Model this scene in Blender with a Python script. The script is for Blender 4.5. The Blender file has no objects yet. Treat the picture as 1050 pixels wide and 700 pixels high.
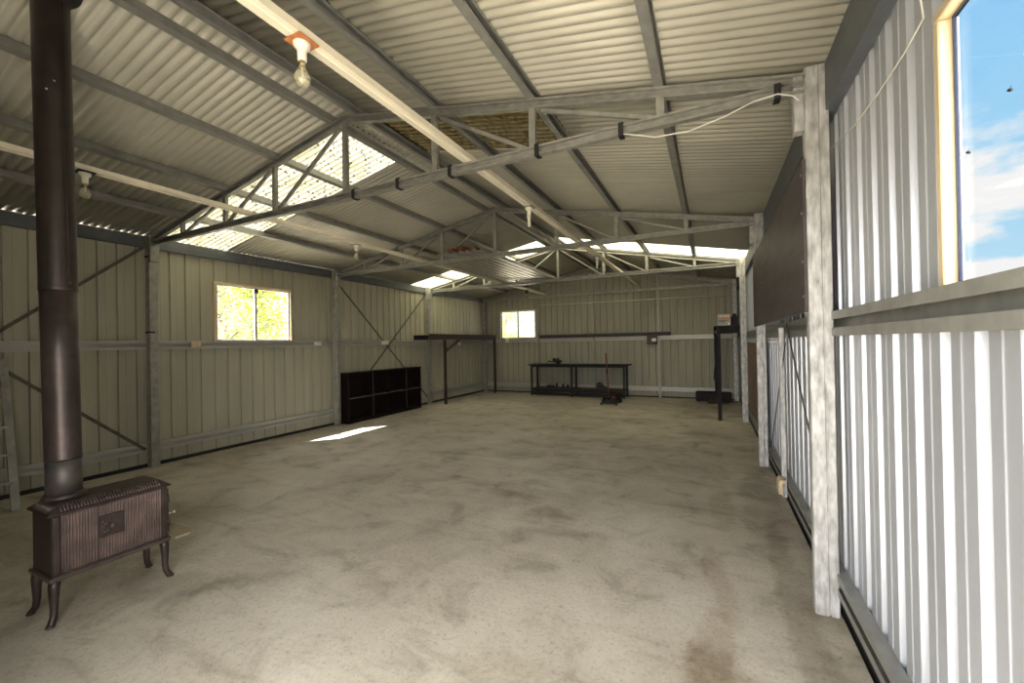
import bpy, math, random
from mathutils import Vector, Matrix
random.seed(7)
SC = bpy.context.scene
COL = SC.collection
V = Vector
# ------------------------------------------------------------------ layout (metres)
XL, XR, XM = -6.70, 0.50, -3.10          # inner faces of the steel columns, ridge line
BAY = [-0.17, 2.833, 5.840, 8.846, 11.86]  # truss lines
PITCH = 0.1936
SHL, SHR, SHB = -6.86, 0.66, 11.97       # inside faces of the wall sheeting
CH0, CH1 = 2.95, 3.02                    # bottom chord
PUR0, PUR1 = 3.752, 3.828                # purlin underside / roof sheet on the ridge line
YF, YB = -0.25, 12.05
def roofz(x, base=PUR1): return base - PITCH*abs(x-XM)

# ------------------------------------------------------------------ materials
def new_mat(name):
    m = bpy.data.materials.new(name); m.use_nodes = True
    nt = m.node_tree; b = nt.nodes['Principled BSDF']
    return m, nt, b
def N(nt, t, **kw):
    n = nt.nodes.new(t)
    for k, v in kw.items(): setattr(n, k, v)
    return n
def ramp(nt, stops, fac=None):
    r = N(nt, 'ShaderNodeValToRGB'); e = r.color_ramp.elements
    while len(e) < len(stops): e.new(0.5)
    for el, (p, c) in zip(e, stops): el.position = p; el.color = (*c, 1)
    if fac is not None: nt.links.new(fac, r.inputs[0])
    return r
def mapping(nt, scale=(1,1,1)):
    tc = N(nt, 'ShaderNodeTexCoord'); mp = N(nt, 'ShaderNodeMapping')
    mp.inputs['Scale'].default_value = scale
    nt.links.new(tc.outputs['Object'], mp.inputs[0]); return mp.outputs[0]
def noise(nt, vec, scale, detail=5, rough=0.55, dist=0.0):
    n = N(nt, 'ShaderNodeTexNoise'); n.inputs['Scale'].default_value = scale
    n.inputs['Detail'].default_value = detail; n.inputs['Roughness'].default_value = rough
    n.inputs['Distortion'].default_value = dist
    nt.links.new(vec, n.inputs['Vector']); return n.outputs['Fac']
def mixc(nt, fac, a, b, mode='MIX'):
    m = N(nt, 'ShaderNodeMix', data_type='RGBA', blend_type=mode)
    for sock, v in ((m.inputs[0], fac), (m.inputs[6], a), (m.inputs[7], b)):
        if hasattr(v, 'links') or hasattr(v, 'is_linked'): nt.links.new(v, sock)
        elif isinstance(v, (int, float)): sock.default_value = v
        else: sock.default_value = (*v, 1)
    return m.outputs[2]
def math_(nt, op, a, b=None, clamp=False):
    m = N(nt, 'ShaderNodeMath', operation=op); m.use_clamp = clamp
    for i, v in enumerate((a, b)):
        if v is None: continue
        if isinstance(v, (int, float)): m.inputs[i].default_value = v
        else: nt.links.new(v, m.inputs[i])
    return m.outputs[0]
def bump(nt, b, h, strength=0.2, dist=0.01):
    bp = N(nt, 'ShaderNodeBump'); bp.inputs['Strength'].default_value = strength
    bp.inputs['Distance'].default_value = dist
    nt.links.new(h, bp.inputs['Height']); nt.links.new(bp.outputs[0], b.inputs['Normal'])
def simple(name, col, rough=0.6, metal=0.0, var=0.18, scale=6, stretch=(1,1,1), bmp=0.0, spec=0.5, dark=None):
    m, nt, b = new_mat(name)
    v = mapping(nt, stretch); f = noise(nt, v, scale)
    lo = dark or tuple(c*(1-var) for c in col); hi = tuple(min(1, c*(1+var)) for c in col)
    r = ramp(nt, [(0.3, lo), (0.7, hi)], f)
    nt.links.new(r.outputs[0], b.inputs['Base Color'])
    b.inputs['Roughness'].default_value = rough; b.inputs['Metallic'].default_value = metal
    b.inputs['Specular IOR Level'].default_value = spec
    if bmp: bump(nt, b, noise(nt, v, scale*8), bmp)
    return m
M = {}
M['galv'] = simple('galvanised_steel', (.36,.355,.325), .5, .55, .2, 14)
M['pillar'] = simple('spangled_zinc', (.50,.50,.50), .5, .35, .42, 30, (1,1,.3))
M['purlin'] = simple('purlin_zinc', (.31,.312,.295), .5, .4, .15, 10)
M['sheet_left'] = simple('left_sheeting', (.41,.395,.31), .55, .05, .10, 2.2, (1,1,.3))
M['sheet_back'] = simple('back_sheeting', (.33,.32,.26), .55, .05, .10, 2.2, (1,1,.3))
M['sheet_right'] = simple('right_sheeting', (.55,.58,.65), .42, .5, .10, 3, (1,1,.35))  # base blued a little to stand for haze over the upper wall
M['roof'] = simple('roof_sheeting', (.49,.475,.40), .5, .15, .10, 1.6)
M['spare'] = simple('shiny_spare_sheeting', (.50,.49,.46), .35, .55, .2, 8)
M['girt'] = simple('smooth_zinc', (.46,.455,.42), .45, .4, .05, 5)
M['eave'] = simple('dark_eave_steel', (.115,.125,.14), .55, .2, .15, 8)
M['strap'] = simple('dull_brace_steel', (.11,.10,.085), .7, .3, .3, 10)
M['dark_steel'] = simple('dark_painted_steel', (.016,.014,.015), .6, .0, .3, 10, spec=.25)
M['dark_wood'] = simple('dark_stained_wood', (.010,.006,.005), .6, 0, .35, 5, (1,6,6), spec=.15)
M['shelf_edge'] = simple('worn_shelf_edge', (.085,.075,.07), .6, 0, .3, 6)
M['brown_post'] = simple('rusty_brown_steel', (.045,.026,.02), .75, .1, .35, 14)
M['ply_dark'] = simple('dark_formply', (.075,.058,.062), .55, 0, .4, 3, (1,.6,3))
M['ply_brown'] = simple('brown_board', (.16,.105,.08), .65, 0, .25, 3, (1,.6,3))
M['white'] = simple('white_plastic', (.80,.77,.68), .45, 0, .05, 8)
M['duct'] = simple('cream_duct', (.82,.76,.62), .45, 0, .06, 4)
M['timber'] = simple('pale_timber', (.62,.50,.33), .65, 0, .2, 3, (8,8,1))
M['timber_h'] = simple('pale_timber_rail', (.62,.50,.33), .65, 0, .2, 3, (8,1,8))
M['alu'] = simple('aluminium', (.55,.56,.58), .35, .6, .06, 8)
M['sash_skylit'] = simple('sky_lit_sash', (.05,.075,.15), .5, .1, .06, 8)  # blue of the sky light on the sash put into its base colour
M['alu_grey'] = simple('grey_aluminium_sash', (.16,.17,.16), .5, .2, .06, 8)
M['black'] = simple('black_rubber', (.015,.015,.016), .6, 0, .2, 8)
M['red'] = simple('red_enamel', (.15,.030,.03), .45, 0, .25, 10)
M['rust'] = simple('rusted_iron', (.20,.075,.045), .85, .1, .45, 16, bmp=.3)
M['rustplate'] = simple('rust_plate', (.46,.17,.06), .8, .05, .35, 20)
M['brass'] = simple('bulb_cap', (.45,.36,.18), .4, .7, .1, 9)
M['ladder'] = simple('grey_aluminium_ladder', (.36,.35,.33), .5, .4, .2, 9)
M['cable'] = simple('white_cable', (.78,.76,.72), .5, 0, .05, 5)
M['bark'] = simple('tree_bark', (.26,.21,.16), .9, 0, .35, 9, (1,1,.3))
M['ground'] = simple('dry_ground', (.50,.45,.36), .95, 0, .25, 2)
M['paper'] = simple('white_card', (.8,.8,.77), .7, 0, .05, 5)
M['orange'] = simple('orange_print', (.50,.30,.20), .6, 0, .1, 9)
M['greyprint'] = simple('grey_print', (.42,.40,.36), .6, 0, .1, 9)

def cast_iron(name, col, rough, var):
    m, nt, b = new_mat(name); v = mapping(nt)
    f = noise(nt, v, 7, 6, .6); g = noise(nt, v, 60, 3, .6)
    c = ramp(nt, [(.25, tuple(x*(1-var) for x in col)), (.55, col), (.8, (col[0]*1.7, col[1]*1.45, col[2]*1.3))], f)
    nt.links.new(c.outputs[0], b.inputs['Base Color'])
    b.inputs['Metallic'].default_value = .55
    rr = N(nt, 'ShaderNodeMapRange'); rr.inputs[3].default_value = rough-.1; rr.inputs[4].default_value = rough+.15
    nt.links.new(f, rr.inputs[0]); nt.links.new(rr.outputs[0], b.inputs['Roughness'])
    bump(nt, b, g, .25, .004); return m
M['iron'] = cast_iron('cast_iron', (.070,.050,.048), .42, .5)
M['iron_worn_lit'] = cast_iron('worn_lit_cast_iron', (.135,.100,.094), .34, .5)
M['iron_lip'] = cast_iron('tan_cast_iron', (.36,.29,.21), .6, .25)  # lighter tan tone for the lip and knob
M['flue'] = cast_iron('black_flue_steel', (.080,.062,.060), .36, .45)
M['flue_dark'] = cast_iron('dark_flue_steel', (.046,.037,.034), .40, .35)  # darker tone for the upper section
M['flue_low'] = cast_iron('grey_flue_steel', (.105,.095,.093), .45, .35)

def concrete():
    m, nt, b = new_mat('stained_concrete'); tc = N(nt, 'ShaderNodeTexCoord'); P = tc.outputs['Object']
    big = noise(nt, P, .55, 6, .62, .4); mid = noise(nt, P, 2.6, 8, .65, .6); fine = noise(nt, P, 38, 5, .7)
    mp = N(nt, 'ShaderNodeMapping'); mp.inputs['Rotation'].default_value = (0,0,.5); mp.inputs['Scale'].default_value = (.5,2.4,1)
    nt.links.new(P, mp.inputs[0]); streak = noise(nt, mp.outputs[0], 1.6, 8, .68, .9)
    c1 = ramp(nt, [(.30,(.38,.345,.285)), (.50,(.52,.485,.415)), (.68,(.61,.58,.51))], big)
    c2 = ramp(nt, [(.30,(.64,.61,.57)), (.47,(.94,.93,.91)), (.70,(1.08,1.07,1.06))], mid)
    c3 = ramp(nt, [(.32,(.74,.71,.67)), (.46,(.97,.96,.95)), (.7,(1.05,1.05,1.05))], streak)
    c4 = ramp(nt, [(.28,(.50,.47,.45)), (.44,(.95,.95,.95)), (.75,(1.10,1.10,1.10))], fine)
    c = mixc(nt, 1, c1.outputs[0], c2.outputs[0], 'MULTIPLY')
    c = mixc(nt, .8, c, c3.outputs[0], 'MULTIPLY'); c = mixc(nt, .8, c, c4.outputs[0], 'MULTIPLY')
    spk = noise(nt, P, 95, 2, .5); c5 = ramp(nt, [(.30,(.45,.42,.40)), (.36,(1,1,1)), (.70,(1,1,1)), (.76,(1.25,1.24,1.2))], spk)
    c = mixc(nt, .75, c, c5.outputs[0], 'MULTIPLY')
    # oil and damp stains with a shape of their own
    def blob(c, x, y, rx, ry, rot, col, k):
        q = N(nt, 'ShaderNodeMapping', vector_type='TEXTURE')
        q.inputs['Location'].default_value = (x,y,0); q.inputs['Rotation'].default_value = (0,0,rot); q.inputs['Scale'].default_value = (rx,ry,1)
        nt.links.new(P, q.inputs[0])
        l = N(nt, 'ShaderNodeVectorMath', operation='LENGTH'); nt.links.new(q.outputs[0], l.inputs[0])
        d = math_(nt, 'ADD', l.outputs[1 if 'Value' not in l.outputs else 'Value'], math_(nt, 'MULTIPLY', math_(nt, 'SUBTRACT', mid, .5), 1.8))
        rg = N(nt, 'ShaderNodeMapRange', interpolation_type='SMOOTHSTEP'); rg.inputs[1].default_value = 1.15; rg.inputs[2].default_value = .55
        nt.links.new(d, rg.inputs[0])
        return mixc(nt, math_(nt, 'MULTIPLY', rg.outputs[0], k), c, col, 'MULTIPLY')
    for a in STAINS: c = blob(c, *a)
    nt.links.new(c, b.inputs['Base Color'])
    b.inputs['Roughness'].default_value = .72; b.inputs['Specular IOR Level'].default_value = .35
    bump(nt, b, math_(nt, 'ADD', math_(nt, 'MULTIPLY', fine, .5), mid), .25, .012)
    return m
BR = (.82,.77,.72); DK = (.74,.72,.71)
STAINS = [(-.02,2.35,.10,.42,-.1,BR,.9), (.02,3.0,.09,.6,.15,BR,.8), (.05,4.3,.12,.7,.0,BR,.7), (-2.05,4.0,.13,.28,.2,BR,.7),
          (.42,2.75,.10,1.6,.0,DK,.9), (.40,4.6,.2,1.2,0,DK,.8), (-2.3,5.2,.3,.22,.3,DK,.5), (-2.0,5.9,.35,.2,0,DK,.5),
          (-3.3,1.45,.4,.22,.4,DK,.7), (-2.85,1.7,.35,.1,.7,DK,.6), (-.2,5.3,.5,.25,0,DK,.5), (-1.2,3.2,.25,.1,.4,DK,.5),
          (-3.6,1.2,.4,.4,0,BR,.6), (.1,8.0,.7,1.6,0,DK,.5), (-.9,9,1.2,1,0,DK,.35), (-3.3,8.6,.5,.9,.3,DK,.4), (-5.2,3.9,.5,.18,.9,DK,.4),
          (-2.9,3.9,.4,.12,.6,DK,.5), (-6.3,3.6,.25,1.6,0,DK,.5), (.05,2.0,.3,.25,0,BR,.6)]
M['concrete'] = concrete()

def skylight_mat(name, tint, k, dirt_col, lo, hi, wave=True):
    m = bpy.data.materials.new(name); m.use_nodes = True; nt = m.node_tree; nt.nodes.clear()
    out = N(nt, 'ShaderNodeOutputMaterial'); tr = N(nt, 'ShaderNodeBsdfTranslucent'); df = N(nt, 'ShaderNodeBsdfDiffuse')
    v = mapping(nt); f = noise(nt, v, 24, 3, .55, .2); g = noise(nt, v, 2.2, 3)
    r = ramp(nt, [(lo, dirt_col), (hi, tint)], f)
    if not wave:
        sy = N(nt, 'ShaderNodeSeparateXYZ'); nt.links.new(v, sy.inputs[0])
        wv = math_(nt, 'SINE', math_(nt, 'MULTIPLY', sy.outputs[1], 2*math.pi/.076))
        f = math_(nt, 'ADD', f, math_(nt, 'MULTIPLY', wv, .10)); nt.links.new(f, r.inputs[0])
    r2 = ramp(nt, [(.35, (.86,.80,.60)), (.6, (1,1,1))], g)
    c = mixc(nt, 1, r.outputs[0], r2.outputs[0], 'MULTIPLY')
    nt.links.new(c, tr.inputs[0]); nt.links.new(c, df.inputs[0])
    mx = N(nt, 'ShaderNodeMixShader'); mx.inputs[0].default_value = k
    nt.links.new(df.outputs[0], mx.inputs[1]); nt.links.new(tr.outputs[0], mx.inputs[2]); nt.links.new(mx.outputs[0], out.inputs[0])
    return m
M['skylight'] = skylight_mat('translucent_fibreglass', (.17,.166,.128), .85, (.018,.015,.006), .37, .43)
M['skylight_boost'] = skylight_mat('boosted_fibreglass', (.52,.50,.38), .85, (.12,.10,.05), .33, .42)  # tint raised so the far strips throw more light on the third truss
M['skylight_dirty'] = skylight_mat('leaf_covered_fibreglass', (.030,.023,.011), .5, (.007,.005,.002), .38, .62, wave=False)
def glass_mat(name, fac=.06, tint=(1,1,1)):
    m = bpy.data.materials.new(name); m.use_nodes = True; nt = m.node_tree; nt.nodes.clear()
    out = N(nt, 'ShaderNodeOutputMaterial'); t = N(nt, 'ShaderNodeBsdfTransparent'); g = N(nt, 'ShaderNodeBsdfGlossy')
    t.inputs[0].default_value = (*tint, 1); g.inputs['Roughness'].default_value = .02
    mx = N(nt, 'ShaderNodeMixShader'); mx.inputs[0].default_value = fac
    nt.links.new(t.outputs[0], mx.inputs[1]); nt.links.new(g.outputs[0], mx.inputs[2]); nt.links.new(mx.outputs[0], out.inputs[0])
    return m
M['glass'] = glass_mat('window_glass', .05)
M['bulb'] = glass_mat('bulb_glass', .12, (.95,.93,.85))
_nt = M['bulb'].node_tree; _o = [n for n in _nt.nodes if n.type == 'OUTPUT_MATERIAL'][0]; _l = _o.inputs[0].links[0].from_socket
_d = N(_nt, 'ShaderNodeBsdfDiffuse'); _d.inputs[0].default_value = (.85,.80,.62,1); _m = N(_nt, 'ShaderNodeMixShader'); _m.inputs[0].default_value = .24
_nt.links.new(_l, _m.inputs[1]); _nt.links.new(_d.outputs[0], _m.inputs[2]); _nt.links.new(_m.outputs[0], _o.inputs[0])
def leaf_mat(name, a, b_):
    m = bpy.data.materials.new(name); m.use_nodes = True; nt = m.node_tree; nt.nodes.clear()
    out = N(nt, 'ShaderNodeOutputMaterial'); tr = N(nt, 'ShaderNodeBsdfTranslucent'); df = N(nt, 'ShaderNodeBsdfDiffuse')
    f = noise(nt, mapping(nt), 2.5, 3); r = ramp(nt, [(.35, a), (.65, b_)], f)
    nt.links.new(r.outputs[0], tr.inputs[0]); nt.links.new(r.outputs[0], df.inputs[0])
    mx = N(nt, 'ShaderNodeMixShader'); mx.inputs[0].default_value = .45
    nt.links.new(df.outputs[0], mx.inputs[1]); nt.links.new(tr.outputs[0], mx.inputs[2]); nt.links.new(mx.outputs[0], out.inputs[0])
    return m
M['leaf_yellow'] = leaf_mat('yellow_green_leaves', (.24,.31,.04), (.38,.42,.08))
M['leaf_olive'] = leaf_mat('olive_leaves', (.20,.25,.12), (.32,.35,.22))

# ------------------------------------------------------------------ mesh builder
class MB:
    def __init__(s): s.v = []; s.f = []; s.sm = []
    def add(s, vs, fs, smooth=False):
        b = len(s.v); s.v += [tuple(v) for v in vs]
        for f in fs: s.f.append(tuple(b+i for i in f)); s.sm.append(smooth)
        return s
    def box(s, lo, hi):
        (x0,y0,z0),(x1,y1,z1) = lo, hi
        vs = [(x,y,z) for z in (z0,z1) for y in (y0,y1) for x in (x0,x1)]
        return s.add(vs, [(0,2,3,1),(4,5,7,6),(0,1,5,4),(2,6,7,3),(0,4,6,2),(1,3,7,5)])
    def bbox(s, lo, hi, b=.004):          # box with chamfered edges
        (x0,y0,z0),(x1,y1,z1) = lo, hi; b = min(b, .45*min(x1-x0, y1-y0, z1-z0))
        prof = [(x0+b,y0),(x1-b,y0),(x1,y0+b),(x1,y1-b),(x1-b,y1),(x0+b,y1),(x0,y1-b),(x0,y0+b)]
        cx, cy = (x0+x1)/2, (y0+y1)/2
        def ring(z, k): return [(x + (b*k if x < cx else -b*k), y + (b*k if y < cy else -b*k), z) for x, y in prof]
        vs = ring(z0,1)+ring(z0+b,0)+ring(z1-b,0)+ring(z1,1); fs = [tuple(range(7,-1,-1)), tuple(range(24,32))]
        for r in range(3):
            for i in range(8): j=(i+1)%8; fs.append((r*8+i, r*8+j, r*8+8+j, r*8+8+i))
        return s.add(vs, fs)
    def prof(s, p, q, poly, side, up, smooth=False, cap=True):   # closed 2-D outline swept p->q
        p, q = V(p), V(q); side, up = V(side), V(up); n = len(poly)
        vs = [p+side*a+up*b for a, b in poly] + [q+side*a+up*b for a, b in poly]
        fs = [(i, (i+1) % n, n+(i+1) % n, n+i) for i in range(n)]
        if cap: fs += [tuple(range(n-1,-1,-1)), tuple(range(n, 2*n))]
        return s.add(vs, fs, smooth)
    def bar(s, p, q, w, h, up=(0,0,1)):
        p, q = V(p), V(q); d = (q-p).normalized(); side = d.cross(V(up)).normalized(); u = side.cross(d)
        a, b = w/2, h/2
        return s.prof(p, q, [(-a,-b),(a,-b),(a,b),(-a,b)], side, u)
    def csec(s, p, q, h, w, up=(0,0,1), flip=1, lip=.014, t=.004):   # lipped C section, open to one side, centred
        p, q = V(p), V(q); d = (q-p).normalized(); side = d.cross(V(up)).normalized()*flip; u = side.cross(d)*flip
        a, b = w/2, h/2
        poly = [(-a,-b),(a,-b),(a,-b+lip),(a-t,-b+lip),(a-t,-b+t),(-a+t,-b+t),(-a+t,b-t),(a-t,b-t),(a-t,b-lip),(a,b-lip),(a,b),(-a,b)]
        return s.prof(p, q, poly, side, u)
    def tube(s, pts, r, seg=10, smooth=True, cap=True):
        pts = [V(p) for p in pts]; n = len(pts)
        rs = r if isinstance(r, (list, tuple)) else [r]*n
        vs = []; fs = []; ref = None
        for i, p in enumerate(pts):
            d = (pts[min(i+1,n-1)]-pts[max(i-1,0)]).normalized()
            if ref is None: ref = d.orthogonal().normalized()
            ref = (ref - d*ref.dot(d)).normalized(); bi = d.cross(ref)
            for k in range(seg):
                a = 2*math.pi*k/seg; vs.append(p+(ref*math.cos(a)+bi*math.sin(a))*rs[i])
        for i in range(n-1):
            for k in range(seg):
                j = (k+1) % seg; fs.append((i*seg+k, i*seg+j, (i+1)*seg+j, (i+1)*seg+k))
        s.add(vs, fs, smooth)
        if cap:
            b = len(s.v)-n*seg
            s.f.append(tuple(b+k for k in range(seg-1,-1,-1))); s.f.append(tuple(b+(n-1)*seg+k for k in range(seg))); s.sm += [False,False]
        return s
    def lathe(s, c, prof, seg=20, axis=(0,0,1)):    # prof: (radius, height) up the axis
        c = V(c); ax = V(axis).normalized(); e = ax.orthogonal().normalized(); g = ax.cross(e)
        vs = []; n = len(prof)
        for r, z in prof:
            for k in range(seg):
                a = 2*math.pi*k/seg; vs.append(c+ax*z+(e*math.cos(a)+g*math.sin(a))*r)
        fs = [(i*seg+k, i*seg+(k+1) % seg, (i+1)*seg+(k+1) % seg, (i+1)*seg+k) for i in range(n-1) for k in range(seg)]
        s.add(vs, fs, True); b = len(s.v)-n*seg
        s.f.append(tuple(b+k for k in range(seg-1,-1,-1))); s.f.append(tuple(b+(n-1)*seg+k for k in range(seg))); s.sm += [False,False]
        return s
    def build(s, name, m, parent=None):
        me = bpy.data.meshes.new(name); off = V((0,0,0))
        p = parent
        while p is not None: off += p.location; p = p.parent
        me.from_pydata([V(v)-off for v in s.v], [], s.f)
        me.polygons.foreach_set('use_smooth', s.sm); me.update()
        me.materials.append(M[m] if isinstance(m, str) else m)
        o = bpy.data.objects.new(name, me); COL.objects.link(o)
        if parent is not None: o.parent = parent
        return o
def tag(o, label, cat, group=None, kind='thing'):
    o['label'] = label; o['category'] = cat; o['kind'] = kind
    if group: o['group'] = group
    return o
def root(name, loc, label, cat, group=None):
    o = bpy.data.objects.new(name, None); o.empty_display_size = .1; COL.objects.link(o); o.location = loc
    return tag(o, label, cat, group)
def struct(o): o['kind'] = 'structure'; return o
def sroot(name, loc):
    o = bpy.data.objects.new(name, None); COL.objects.link(o); o.location = loc; o['kind'] = 'structure'; return o
def copy_thing(src, loc, label, group=None):
    r = src.copy(); COL.objects.link(r); r.location = loc; r['label'] = label
    if group: r['group'] = group
    for ch in src.children:
        c = ch.copy(); COL.objects.link(c); c.parent = r
        for g in ch.children:
            d = g.copy(); COL.objects.link(d); d.parent = c
    return r

# ------------------------------------------------------------------ setting: floor, ground, walls, roof
fl = MB(); fl.box((SHL+.045, YF-.1, -.12), (SHR-.03, SHB-.03, 0)); struct(fl.build('floor', 'concrete'))
g = MB(); g.box((-60,-60,-.4), (60,70,-.12)); struct(g.build('ground', 'ground'))

RIB = [(0,0),(.054,0),(.058,.003),(.067,.003),(.071,0),(.122,0),(.129,.027),(.184,.027)]; RP = .191
def rib_depth(t):
    t = t % RP; pts = RIB+[(RP,0)]
    for (a,da),(b,db) in zip(pts, pts[1:]):
        if a <= t <= b: return da+(db-da)*(t-a)/(b-a) if b > a else da
    return 0
def ribbed_wall(name, mat, t0, t1, ph, place, top, hole=None, z0=-.11):
    ts = set([t0, t1]); k = math.floor((t0-ph)/RP)-1
    while ph+k*RP < t1:
        for a, _ in RIB:
            t = ph+k*RP+a
            if t0 < t < t1: ts.add(round(t,5))
        k += 1
    if hole: ts |= {hole[0], hole[1]}
    if t0 < XM < t1 and name == 'wall_back': ts.add(XM)
    ts = sorted(ts); m = MB()
    for a, b in zip(ts, ts[1:]):
        da, db = rib_depth(a-ph), rib_depth(b-ph); mid = (a+b)/2
        spans = [(z0, None)]
        if hole and hole[0] < mid < hole[1]: spans = [(z0, hole[2]), (hole[3], None)]
        for lo, hi in spans:
            ha, hb = (top(a), top(b)) if hi is None else (hi, hi)
            m.add([place(a,da,lo), place(b,db,lo), place(b,db,hb), place(a,da,ha)], [(0,1,2,3)])
    o = m.build(name, mat); struct(o)
    sd = o.modifiers.new('gauge', 'SOLIDIFY'); sd.thickness = .002
    return o
LW = (3.70, 4.93, 1.69, 2.57); BW = (-6.19, -4.98, 1.73, 2.60); RW = (.30, 1.66, 1.70, 2.50)
ribbed_wall('wall_left', 'sheet_left', YF, SHB+.03, 2.35, lambda t,d,z: (SHL-d, t, z), lambda t: roofz(SHL)+.01, LW)
ribbed_wall('wall_right', 'sheet_right', YF, SHB+.03, 1.40, lambda t,d,z: (SHR+d, t, z), lambda t: roofz(SHR)+.01, RW)
ribbed_wall('wall_back', 'sheet_back', SHL, SHR, -.18, lambda t,d,z: (t, SHB+d, z), lambda t: roofz(t)+.005, BW)

DOORX = (-1.80, .42)
SKY1, SKY2 = (2.95, 3.85), (8.30, 9.15)
CP, CA = .076, .0085
def corrugated(mb, x0, x1, y0, y1, off=0.0, nx=2):
    n = max(2, int((y1-y0)/CP*10)); ys = [y0+(y1-y0)*i/n for i in range(n+1)]
    xs = [x0+(x1-x0)*i/(nx-1) for i in range(nx)]; vs = []; fs = []
    for y in ys:
        for x in xs: vs.append((x, y, roofz(x)+off+.023*(.5+.5*math.cos(2*math.pi*y/CP))**1.9))
    for i in range(n):
        for j in range(nx-1):
            a = i*nx+j; fs.append((a, a+1, a+nx+1, a+nx))
    mb.add(vs, fs, True)
EL, ER = SHL-.12, SHR+.12
cl = MB()
for a, b in ((YF-.15,SKY1[0]), (SKY1[1],SKY2[0]), (SKY2[1],YB+.12)): corrugated(cl, EL, XM, a, b)
corrugated(cl, -3.23, XM, *SKY1); corrugated(cl, -3.23, XM, *SKY2)
cr = MB()
for a, b in ((YF-.15,SKY1[0]), (SKY1[1],SKY2[0]), (SKY2[1],YB+.12)): corrugated(cr, XM, ER, a, b)
corrugated(cr, -1.13, ER, *SKY1); corrugated(cr, XM, -2.97, *SKY2)
for mb, nm in ((cl,'ceiling_left'), (cr,'ceiling_right')):
    o = struct(mb.build(nm, 'roof')); sd = o.modifiers.new('gauge','SOLIDIFY'); sd.thickness = .002; sd.offset = 1
rc = MB(); rc.add([(XM-.2,YF,roofz(XM-.2)+.024),(XM,YF,roofz(XM)+.03),(XM+.2,YF,roofz(XM+.2)+.024),(XM-.2,YB+.12,roofz(XM-.2)+.024),(XM,YB+.12,roofz(XM)+.03),(XM+.2,YB+.12,roofz(XM+.2)+.024)], [(0,1,4,3),(1,2,5,4)])
struct(rc.build('trim_1', 'roof'))
# unseen front wall; open roller door sized to shape the light inside
ribbed_wall('wall_front', 'sheet_left', SHL, SHR, .0, lambda t,d,z: (t, YF-d, z), lambda t: roofz(t)+.005, (DOORX[0], DOORX[1], -.11, 2.45))
dm = MB()
dm.bbox((DOORX[0]-.08,YF-.04,-.11),(DOORX[0],YF+.06,2.83), .005); dm.bbox((DOORX[1],YF-.04,-.11),(DOORX[1]+.08,YF+.06,2.83), .005); dm.bbox((DOORX[0],YF-.04,2.75),(DOORX[1],YF+.06,2.83), .005)
struct(dm.build('door_1', 'galv'))
def skylight(x0, x1, ys, mat, label):
    m = MB(); corrugated(m, x0, x1, ys[0]-.03, ys[1]+.03, .003)
    o = m.build('skylight_sheet', mat); tag(o, label, 'skylight', 'translucent skylight sheets in the roof')
skylight(EL, -3.20, SKY1, 'skylight', 'bright translucent skylight strip speckled with leaf litter, above the left window')
skylight(-3.00, -1.13, SKY1, 'skylight_dirty', 'brown leaf-covered skylight panel just right of the ridge, behind the front truss')
skylight(EL, -3.20, SKY2, 'skylight_boost', 'bright skylight strip on the far left roof slope, above the pigeonhole shelf')
skylight(-3.00, ER, SKY2, 'skylight_boost', 'long bright skylight strip across the far right roof slope')

for nm, lo, hi in (('gap_shade_left',(SHL-.004,YF,-.11),(SHL+.010,SHB,.040)), ('gap_shade_right',(SHR-.010,YF,-.11),(SHR+.004,SHB,.035)), ('gap_shade_back',(SHL+.012,SHB-.010,-.11),(SHR-.012,SHB+.004,.035))):
    m = MB(); m.box(lo, hi); struct(m.build(nm, 'black'))  # black strips imitate the shade in the gap under the wall sheets
# ------------------------------------------------------------------ steel frame
def column(x0, x1, y0, y1, label, side, z1=3.10, plate=True):
    m = MB(); w = x1-x0; k = .62 if side == 'R' else .38; xs = x0+w*k
    t = root('steel_column', ((x0+x1)/2, (y0+y1)/2, 0), label, 'column', 'steel wall columns')
    m.bbox((x0,y0,0),(xs-.002,y1,z1), .005); m.bbox((xs+.002,y0+.002,0),(x1,y1,z1), .005); m.box((xs-.004,y0+.006,.01),(xs+.004,y1-.004,z1-.01))
    m.build('post', 'pillar' if side == 'R' else 'galv', t)
    if plate:
        p = MB(); xa, xb = (x0-.05, x0) if side == 'R' else (x1, x1+.05)
        p.bbox((xa, y0-.004, 2.74), (xb, y1, 3.06), .004); p.build('bracket', 'pillar' if side == 'R' else 'galv', t)
    return t
LN = ['front left', None]
column(XL-.10, XL, 2.80, 2.90, 'dark edged steel column on the left wall, left of the timber framed window', 'L')
column(XL-.10, XL, 5.81, 5.90, 'steel column on the left wall between the window and the pigeonhole shelf', 'L')
column(XL-.10, XL, 8.80, 8.90, 'steel column on the left wall behind the near end of the dark loft shelf', 'L')
column(XL-.10, XL, 11.83, 11.91, 'steel corner column where the left and back walls meet', 'L', plate=False)
column(XR, XR+.115, 2.83, 2.90, 'pale spangled galvanised column standing nearest, beside the bright corrugated wall', 'R')
column(XR, XR+.10, 5.84, 5.91, 'galvanised column on the right wall at the far end of the dark plywood', 'R')
column(XR, XR+.10, 8.846, 8.91, 'galvanised column on the right wall just behind the dark right hand shelf post', 'R')
column(XR, XR+.10, 11.83, 11.90, 'galvanised column in the far right corner by the back wall', 'R', plate=False)
column(XL-.10, XL, -.20, -.10, 'steel column at the open front end of the left wall', 'L')
column(XR, XR+.115, -.20, -.10, 'steel column at the open front end of the right wall', 'R')

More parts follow.
